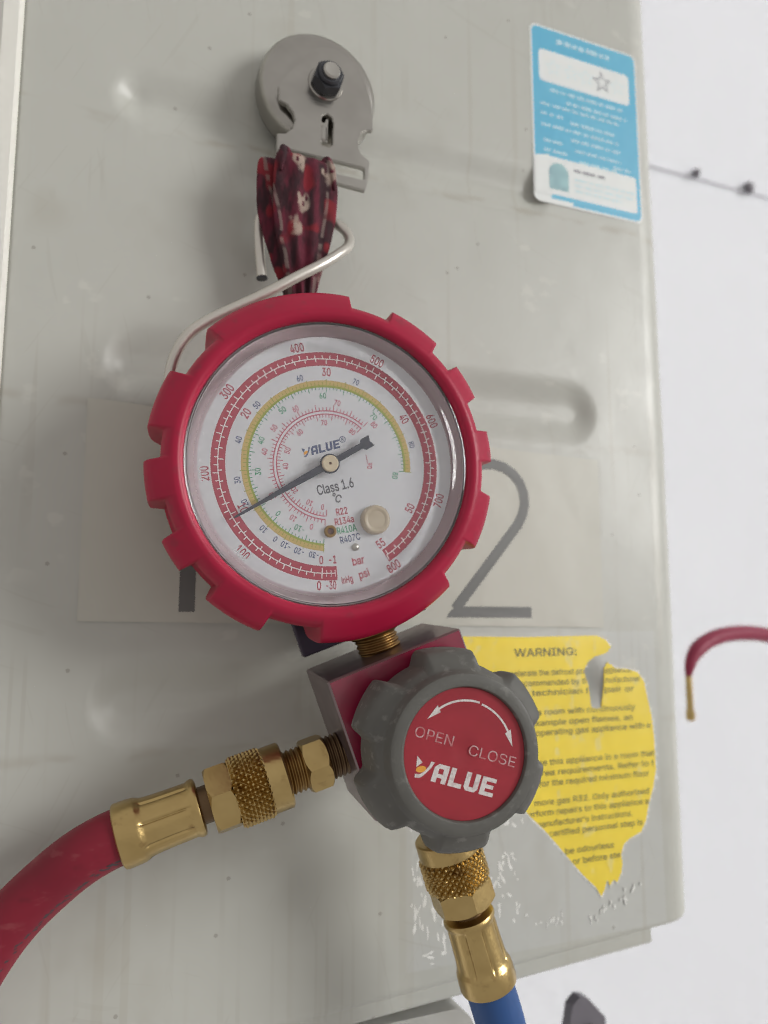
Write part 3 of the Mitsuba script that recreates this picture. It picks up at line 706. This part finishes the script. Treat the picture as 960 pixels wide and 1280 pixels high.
# yellow and green temperature arcs
add(D + 'yellow_arc', flat(arc_poly(23.05, 24.75, psi(0) + .5, -20.5 - 2.0 - 360 + 360 - 360 if False else -382.5 + 0.0, 220), .10), 'm_yellow_print', GAUGE, False)
add(D + 'olive_arc', flat(arc_poly(22.65, 23.25, psi(0) + .5, -382.5, 220), .13), 'm_olive_print', GAUGE, False)
gt, bt = [], []
for i in range(0, 101):
    a = psi(0) - i * (382.5 - 112.7) / 100.0
    bt.append(tick(a, 23.1, 23.1 + (1.1 if i % 5 else 2.0), .2))
    gt.append(tick(a, 22.7 - (.75 if i % 5 else 1.5), 22.7, .22))
add(D + 'blue_tick', flat(unary_union(bt), .16), 'm_olive_print', GAUGE, False)
add(D + 'green_tick', flat(unary_union(gt), .10), 'm_green_print', GAUGE, False)
def uv_ang(u, v):
    return math.degrees(math.atan2(v, u)) - 20.5, math.hypot(u, v)
def px_nums(lst, r, hgt, mat, key, sx=.72):
    ms = [ring_text(s, r, a - 20.5, hgt, .10, sx, True, False) for s, a in lst]
    add(D + key, cat(ms), mat, GAUGE, False)
px_nums([('80', 16.5), ('70', 72.5), ('60', 109.5), ('50', 142.5), ('40', 167.5), ('30', 192.5), ('20', 207), ('10', 226.5), ('0', 236), ('-10', 243.5), ('-20', 252.5), ('-30', 262)], 26.2, 1.6, 'm_blue_num', 'blue_numeral', .72)
px_nums([('80', -6), ('70', 48.5), ('60', 95.5), ('50', 132), ('40', 163), ('30', 188.5), ('0', 226), ('-10', 247)], 20.2, 1.6, 'm_green_print', 'green_numeral', .76)
add(D + 'pink_arc', flat(unary_union([arc_poly(15.62, 15.92, 49 - 20.5 + 2, -92.0 - 20.5 + 360, 160), arc_poly(14.68, 14.96, 49 - 20.5, -92.0 - 20.5 + 360, 160)]), .10), 'm_pink_print', GAUGE, False)
pt = []
for i in range(0, 61):
    a = 49 - 20.5 + i * (268 - 49) / 60.0
    w = .22
    pt.append(tick(a, 15.8, 15.8 + (1.0 if i % 5 else 1.8), w)); pt.append(tick(a + .9, 14.8 - (1.0 if i % 5 else 1.8), 14.8, w))
pt.append(arc_poly(11.6, 11.8, -20.5 + 6, -20.5 + 18)); pt.append(LineString([(0, 0), (.1, 0)]).buffer(.01))
add(D + 'pink_tick', flat(unary_union(pt[:-1]), .10), 'm_pink_print', GAUGE, False)
px_nums([('80', 43), ('70', 82.5), ('60', 122), ('50', 148.5), ('40', 171.5), ('30', 211.5), ('10', 238), ('0', 256)], 18.5, 1.55, 'm_pink_print', 'pink_numeral')
px_nums([('80', 55.5), ('70', 96.5), ('60', 133.5), ('50', 163.5), ('40', 185), ('20', 219), ('10', 245), ('0', 263.5), ('90', 2)], 12.3, 1.5, 'm_pink_print', 'pink_numeral')

# maker's wordmark: block capitals, the V with a pennant and a dot
def wordmark():
    S = []
    A = Polygon([(0, 0), (0, .78), (.2, 1), (.78, 1), (.78, 0), (.52, 0), (.52, .27), (.26, .27), (.26, 0)], [[(.26, .48), (.26, .76), (.52, .76), (.52, .48)]])
    L = Polygon([(0, 0), (0, 1), (.26, 1), (.26, .24), (.72, .24), (.72, 0)])
    Uu = Polygon([(0, 1), (.26, 1), (.26, .24), (.5, .24), (.5, 1), (.76, 1), (.76, .18), (.6, 0), (.14, 0), (0, .18)])
    Ee = Polygon([(0, 0), (0, 1), (.76, 1), (.76, .78), (.26, .78), (.26, .61), (.68, .61), (.68, .40), (.26, .40), (.26, .22), (.76, .22), (.76, 0)])
    x = .98
    for g, w in ((A, .78), (L, .72), (Uu, .76), (Ee, .76)):
        S.append(affinity.translate(g, x, 0)); x += w + .12
    V1 = Polygon([(.72, 1), (.92, 1), (.80, .62), (.52, .15), (.38, 0), (.14, -.03), (.10, .16), (.34, .20), (.54, .42), (.68, .72)])
    V2 = Polygon([(-.06, 1.10), (.30, .84), (.06, .52)])
    dot = affinity.rotate(affinity.scale(Point(.33, .47).buffer(.2), 1.35, .85), 28)
    return unary_union(S), unary_union([V1, V2]), dot, x
wl, wv, wd, wx = wordmark()
def wm(g, hgt, sx, at, rot, shear=0):
    g = affinity.skew(g, xs=shear, origin=(0, 0))
    g = affinity.scale(affinity.translate(g, -wx / 2, -.5), hgt * sx, hgt, origin=(0, 0))
    return affinity.translate(affinity.rotate(g, math.degrees(rot), origin=(0, 0)), *at)
def up2dial(u, v):
    return (u * math.cos(ROLL) + v * math.sin(ROLL), -u * math.sin(ROLL) + v * math.cos(ROLL))
cpos = up2dial(-2.1, 4.7)
for g, mt, nm in ((unary_union([wl, wv]), 'm_navy_print', 'wordmark'), (wd, 'm_orange_print', 'wordmark_dot')):
    add(D + nm, flat(wm(g, 2.5, 1.03, cpos, d2r(-2.5), 8), .10), mt, GAUGE, False)
reg = unary_union([Point(0, 0).buffer(.95).difference(Point(0, 0).buffer(.74))])
rx, ry = up2dial(4.1, 7.7)
add(D + 'registered_mark', cat([flat(affinity.translate(reg, rx, ry), .10), text('R', 1.0, .10, (rx, ry), d2r(-2), .9, True)]), 'm_navy_print', GAUGE, False)
add(D + 'class_lettering', cat([rt('Class 1.6', 2.2, -6.1, 2.7, d2r(15.5), .68), ]), 'm_dark_print', GAUGE, False)
add(D + 'unit_lettering', cat([rt('°C', 2.6, -9.4, 2.2, d2r(-17), .85, True)]), 'm_dark_print', GAUGE, False)
add(D + 'refrigerant_line', rt('R22', 4.2, -13.2, 1.9, d2r(13), .72), 'm_red_print', GAUGE, False)
add(D + 'refrigerant_line', rt('R134a', 5.0, -15.8, 1.9, d2r(13), .72), 'm_red_print', GAUGE, False)
add(D + 'refrigerant_line', rt('R410A', 5.8, -18.3, 1.9, d2r(13), .70), 'm_green_print', GAUGE, False)
add(D + 'refrigerant_line', rt('R407C', 6.8, -20.9, 1.9, d2r(14), .72), 'm_navy_print', GAUGE, False)
# needle
na = d2r(-148.2 - 20.5)
def rotz(a): return trimesh.transformations.rotation_matrix(a, [0, 0, 1])
ndl = unary_union([Polygon([(0, -1.1), (0, 1.1), (8, 1.0), (30.6, .28), (31.2, 0), (30.6, -.28), (8, -1.0)]), Polygon([(0, -.95), (-10.8, -.85), (-11.6, -1.75), (-14.3, -1.7), (-13.7, 0), (-14.3, 1.7), (-11.6, 1.75), (-10.8, .85), (0, .95)]), Point(0, 0).buffer(2.85)])
nm_ = extrude(ndl, 2.2, 2.6); nm_.apply_transform(rotz(na))
add('pressure_gauge__needle', nm_, 'm_needle', GAUGE, 30)
add('pressure_gauge__needle__hub', lathe([(.38, 2.9), (.42, 3.35), (2.1, 3.45), (2.35, 3.3), (2.4, 3.0), (2.4, 2.55)], 64), 'm_ivory', GAUGE, 30)
add('pressure_gauge__needle__hub_pin', lathe([(0, 3.0), (.4, 3.0), (.4, .2)], 24), 'm_hole', GAUGE, 30)
def dial_frame(u, v, h=0):
    M = GAUGE.copy(); x, y = up2dial(u, v); M[:3, 3] = (GAUGE @ np.array([x, y, h, 1]))[:3]; return M
add('pressure_gauge__relief_plug', lathe([(0, 2.1), (2.6, 2.1), (2.9, 2.3), (3.5, 2.35), (3.95, 2.1), (4.25, 1.4), (4.3, .1)], 64), 'm_plug', dial_frame(14.0, -15.4), 30)
add('pressure_gauge__stop_pin', lathe([(.85, .9), (1.0, 1.1), (1.55, 1.1), (1.7, .9), (1.75, .05)], 40), 'm_brass_dull', dial_frame(0.9, -19.1), 30)
add('pressure_gauge__stop_pin__core', lathe([(0, .5), (.9, .5), (.9, .1)], 24), 'm_hole', dial_frame(0.9, -19.1), 30)
add('pressure_gauge__dial_screw', lathe([(0, .9), (.5, .85), (1.0, .5), (1.1, .05)], 32), 'm_steel', dial_frame(8.4, -23.4), 40)
# brass stem under the boot and the mount plate at its back
add('pressure_gauge__stem', lathe([(0, -44), (7.6, -44), (7.8, -44.6), (7.8, -51.5), (7.2, -52.2), (0, -52.2)], 48), 'm_brass_dull', GAUGE @ np.array([[1, 0, 0, 0], [0, 0, 1, 0], [0, -1, 0, -14], [0, 0, 0, 1.0]]), 30)
add('pressure_gauge__rear_mount', hull_box((-20.5, -53.6, -33.5), (23.5, -20, -30.0), .5), 'm_anod_dark', GAUGE, 30)
tag('pressure_gauge', 'round white dial pressure gauge in a red rubber boot', 'gauge')

# ------------------------------------------------------------------ valve block (same local frame)
add('valve_block__body', hull_box((-21, -98.6, -31.4), (21, -57.4, 2.2), .5), 'm_anod_side', GAUGE, 20)
fp = rrect(-20.45, -98.05, 20.45, -57.95, .15)
add('valve_block__front_face', extrude(fp, 2.18, 2.34), 'm_anod', GAUGE, 20)
ST = GAUGE @ np.array([[1, 0, 0, 0], [0, 0, 1, 0], [0, -1, 0, -14], [0, 0, 0, 1.0]])   # local z along V
nip = thread_grid(6.7, 1.5, -57.3, -50.5, .7)
add('valve_block__gauge_nipple', nip, 'm_brass_dull', ST, 30)
def port(P0, d, offs, key_block, key_hose, extra, extra_text=0.0):
    """threads, hex and threads that belong to the block, then the hose's swivel nut, hex and ferrule, along axis d from P0"""
    M = GAUGE @ axis_frame(P0, d, (0, 0, 1))
    o = offs
    add(key_block + '__port_thread', thread_grid(6.5, 1.35, -2, 5.3 + o, .75), 'm_brass_dark', M, 30)
    hx = hex_nut(8.1, 5.0 + o, 12.0 + o, .9); hx.apply_transform(rotz(extra))
    add(key_block + '__port_hex', hx, 'm_brass', M, 18)
    add(key_block + '__port_thread', thread_grid(6.5, 1.5, 12 + o, 19.5 + o, .75), 'm_brass_dull', M, 30)
    t0 = 17.6 + o
    add(key_hose + '__swivel_nut', lathe([(6.2, t0 + .9), (6.6, t0), (9.0, t0), (9.5, t0 + .5), (9.5, t0 + 5.4), (9.3, t0 + 5.8), (6, t0 + 6)], 96), 'm_brass', M, 30)
    add(key_hose + '__knurled_grip', cat([knurl_grid(10.15, t0 + 5.6, t0 + 15.4, 1.05, 30, nz=64)]), 'm_brass', M, 25)
    st = text('SNOM', 2.6, 0, (0, 0), 0, width=11.5, bold=True, align='l')
    v = np.array(st.vertices); ang = -v[:, 0] / 9.53 + extra_text
    rr_ = 9.53
    sv = np.c_[rr_ * np.cos(ang), rr_ * np.sin(ang), t0 + 1.6 + v[:, 1]]
    sm_ = trimesh.Trimesh(sv, st.faces, process=False)
    c_ = sv[st.faces].mean(1); 
    if (sm_.face_normals[0] * [c_[0, 0], c_[0, 1], 0]).sum() < 0: sm_.invert()
    add(key_hose + '__swivel_nut__stamping', sm_, 'm_brass_dark', M, False)
    hx = hex_nut(9.9, t0 + 15.2, t0 + 22.4, 1.0); hx.apply_transform(rotz(extra + .35))
    add(key_hose + '__hex_nut', hx, 'm_brass', M, 18)
    add(key_hose + '__neck', lathe([(5.2, t0 + 22), (5.2, t0 + 26)], 48), 'm_brass_dark', M, 30)
    f0 = t0 + 24.9
    n = 144; zz = np.array([0, .15, .5, 1.1, 1.9, 2.4, 3.0, 4.0, 8, 12, 15.0, 15.8, 16.6, 17.4, 19.5, 22.0, 22.7, 23.0, 23.0, 22.2])
    rr = np.array([5.2, 7.0, 7.8, 8.05, 8.0, 7.7, 7.55, 7.6, 7.65, 7.75, 7.95, 8.15, 8.5, 8.75, 8.85, 8.9, 8.7, 8.3, 7.75, 7.6])
    th = np.linspace(0, 2 * np.pi, n, endpoint=False)
    w = np.clip(np.minimum(zz - 2.6, 16.2 - zz) / .8, 0, 1)
    ph = (th / (2 * np.pi) * 8 + extra) % 1.0
    crimp = np.where(np.abs(ph - .5) > .44, 1.0, 0) * .45 + .38 * np.abs(ph - .5) ** 2
    R = rr[None] - w[None] * crimp[:, None]
    V = np.stack([R * np.cos(th)[:, None], R * np.sin(th)[:, None], np.repeat((f0 + zz)[None], n, 0)], -1)
    fm = quads(V, n, len(zz), wrap_u=True); fm.fix_normals()
    add(key_hose + '__ferrule', fm, 'm_brass', M, 30)
    return M, f0 + 23.0
# left port with the red hose
dl = np.array([-1, .055, 0.0])
M1, e1 = port(np.array([-21, -81.9, -15.0]), dl, 0.0, 'valve_block', 'red_hose', .55)
dl = dl / np.linalg.norm(dl)
p0 = np.array([-21, -81.9, -15.0]) + dl * (e1 - 3)
c0 = GAUGE[:3, :3] @ p0 / 1 + GAUGE[:3, 3]
dirw = GAUGE[:3, :3] @ dl / MM
# hose centre line in world mm: leaves the ferrule and sags down to the left
c0 = c0 / MM
pts = [c0, c0 + dirw * 5, c0 + dirw * 13 + np.array([0, 0, -1.6]), c0 + np.array([-19.5, 4.0, -11.5]), c0 + np.array([-28.5, 5.8, -20.5]), c0 + np.array([-37.0, 7.6, -33.5]), c0 + np.array([-43, 9, -47]), c0 + np.array([-49, 10, -75]), c0 + np.array([-50, 12, -120])]
hpath = spline(pts, 140)
add('red_hose__tube', tube(hpath, 7.55, 40), 'm_hose_red', WORLD, True)
# dark dashes of worn printing along the lower side of the hose
dash = []
tan = np.gradient(hpath, axis=0); tan /= np.linalg.norm(tan, axis=1, keepdims=True)
for i in range(6, 100, 1):
    if rng.random() < .25: continue
    t = tan[i]; dn = np.array([0.40, -0.80, -0.50]); dn = dn - t * (dn @ t); dn /= np.linalg.norm(dn)
    sd = np.cross(t, dn)
    nrm = dn * math.cos(.0) + sd * rng.normal(0, .05); nrm /= np.linalg.norm(nrm)
    c = hpath[i] + nrm * 7.56
    l = .5 + .5 * rng.random(); ww = .25 + .25 * rng.random()
    q = np.array([c - t * l - np.cross(t, nrm) * ww, c + t * l * .2 - np.cross(t, nrm) * ww, c + t * l + np.cross(t, nrm) * ww, c - t * l * .2 + np.cross(t, nrm) * ww]) + nrm * .06
    f = np.array([[0, 1, 2], [0, 2, 3]])
    mq = trimesh.Trimesh(q, f, process=False)
    if mq.face_normals[0] @ nrm < 0: mq.invert()
    dash.append(mq)
add('red_hose__printed_mark', cat(dash), 'm_hose_mark', WORLD, False)
tag('red_hose', 'red rubber hose with crimped brass coupling leaving the block to the left', 'hose')
# lower port with the blue hose
dd = np.array([-0.045, -1, 0.0])
P2 = np.array([1.2, -98.6, -15.0])
M2, e2 = port(P2, dd, 1.2, 'valve_block', 'blue_hose', .15)
dd = dd / np.linalg.norm(dd)
c1 = (GAUGE[:3, :3] @ (P2 + dd * (e2 - 3)) + GAUGE[:3, 3]) / MM
dw = GAUGE[:3, :3] @ dd / MM
add('blue_hose__tube', tube(spline([c1, c1 + dw * 6, c1 + dw * 14, c1 + dw * 26 + np.array([-1, 0, -1]), c1 + dw * 60 + np.array([-8, 4, -8]), c1 + dw * 110 + np.array([-26, 10, -14])], 90), 7.55, 40), 'm_hose_blue', WORLD, True)
tag('blue_hose', 'blue rubber hose with knurled brass coupling under the knob', 'hose')

# knob (local frame KNOB: origin at the centre of the front disc, z out)
def knob_mesh():
    n = 720
    th = np.linspace(0, 2 * np.pi, n, endpoint=False)
    c = np.radians(32.5)
    ph = ((np.degrees(th - c) + 30) % 60) - 30        # -30..30 about each lobe
    a = np.abs(ph)
    lobe = np.clip((21.5 - a) / 7.5, 0, 1); lobe = lobe * lobe * (3 - 2 * lobe)
    crown = np.cos(np.radians(ph) * 1.0)              # flattish tops
    P = np.array([(16.55, 16.55, -1.0), (16.6, 16.6, .7), (16.9, 16.9, 1.15), (17.4, 17.4, 1.3), (19.3, 19.3, 1.2), (20.0, 20.0, .9), (20.4, 20.4, .2), (20.7, 20.8, -2.4), (21.0, 21.5, -3.6), (22.0, 23.6, -4.6), (22.7, 25.4, -6.0), (23.2, 26.3, -7.8), (23.4, 26.7, -12), (23.5, 26.8, -17), (23.2, 26.4, -18.4), (21.2, 25.0, -19.4), (15, 15, -20), (9, 9, -20), (9, 9, -24.5), (.01, .01, -24.5)])
    r = P[None, :, 0] + (P[None, :, 1] - P[None, :, 0]) * (lobe / np.clip(crown, .97, 1))[:, None]
    # pull the recess in a little lower down, as a finger scoop
    scoop = np.clip((a - 14) / 16, 0, 1)[:, None] * np.clip((-P[None, :, 2] - 4) / 8, 0, 1) * (P[None, :, 2] > -18) * .6
    r = r - scoop
    V = np.stack([r * np.cos(th)[:, None], r * np.sin(th)[:, None], np.repeat(P[None, :, 2], n, 0)], -1)
    m = quads(V, n, len(P), wrap_u=True); m.fix_normals(); return m
add('valve_block__knob', knob_mesh(), 'm_knob', KNOB, 35)
K = 'valve_block__knob__'
disc_prof = [(0, -.25), (1.5, -.28), (3, -.12), (5, 0), (16.5, 0), (16.58, -.3)]
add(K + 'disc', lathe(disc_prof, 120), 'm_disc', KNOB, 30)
kr = d2r(-16.8)
def kt(s, hgt, at_, rot, width): return text(s, hgt, .12, at_, rot, width=width, bold=False)
add(K + 'lettering', cat([kt('OPEN', 2.6, (-8.2, 4.55), kr, 10.6), kt('CLOSE', 2.6, (7.45, -1.1), kr, 13.3)]), 'm_disc_print_worn', KNOB, False)
def arrow(a0, a1, r, sgn):
    w = .27
    A = arc_poly(r - w, r + w, a0, a1, 40)
    c = np.radians(a1); t = np.array([-math.sin(c), math.cos(c)]) * sgn; q = np.array([math.cos(c), math.sin(c)])
    p = q * r
    H = Polygon([p + q * .95 - t * .4, p - q * .95 - t * .1, p + t * 3.8 - q * .35])
    return unary_union([A, H])
add(K + 'arrow', flat(arrow(70.5, 122, 13.2, 1), .12), 'm_disc_print', KNOB, False)
add(K + 'arrow', flat(arrow(67.5, 21, 13.0, -1), .12), 'm_disc_print', KNOB, False)
kc_ = (-2.7, -6.0)
for g, mt, nm in ((unary_union([wl, wv]), 'm_disc_print', 'wordmark'), (wd, 'm_orange_print', 'wordmark_dot')):
    add(K + nm, flat(wm(g, 4.6, 1.11, kc_, kr, 3), .12), mt, KNOB, False)
tag('valve_block', 'red anodised valve block with grey lobed knob marked OPEN and CLOSE', 'valve')
for k_ in list(scene):
    if any(k_.startswith(D + w) or k_.startswith(w) for w in ('blue_numeral', 'green_numeral', 'pink_numeral', 'scale_tick', 'blue_tick', 'green_tick', 'pink_tick', 'red_lettering', 'energy_label__text_line', 'energy_label__notice_text', 'energy_label__notice_heading', 'energy_label__faint_star', 'warning_sticker__lettering', 'red_hose__printed_mark')):
        labels[k_] = {'kind': 'stuff'}
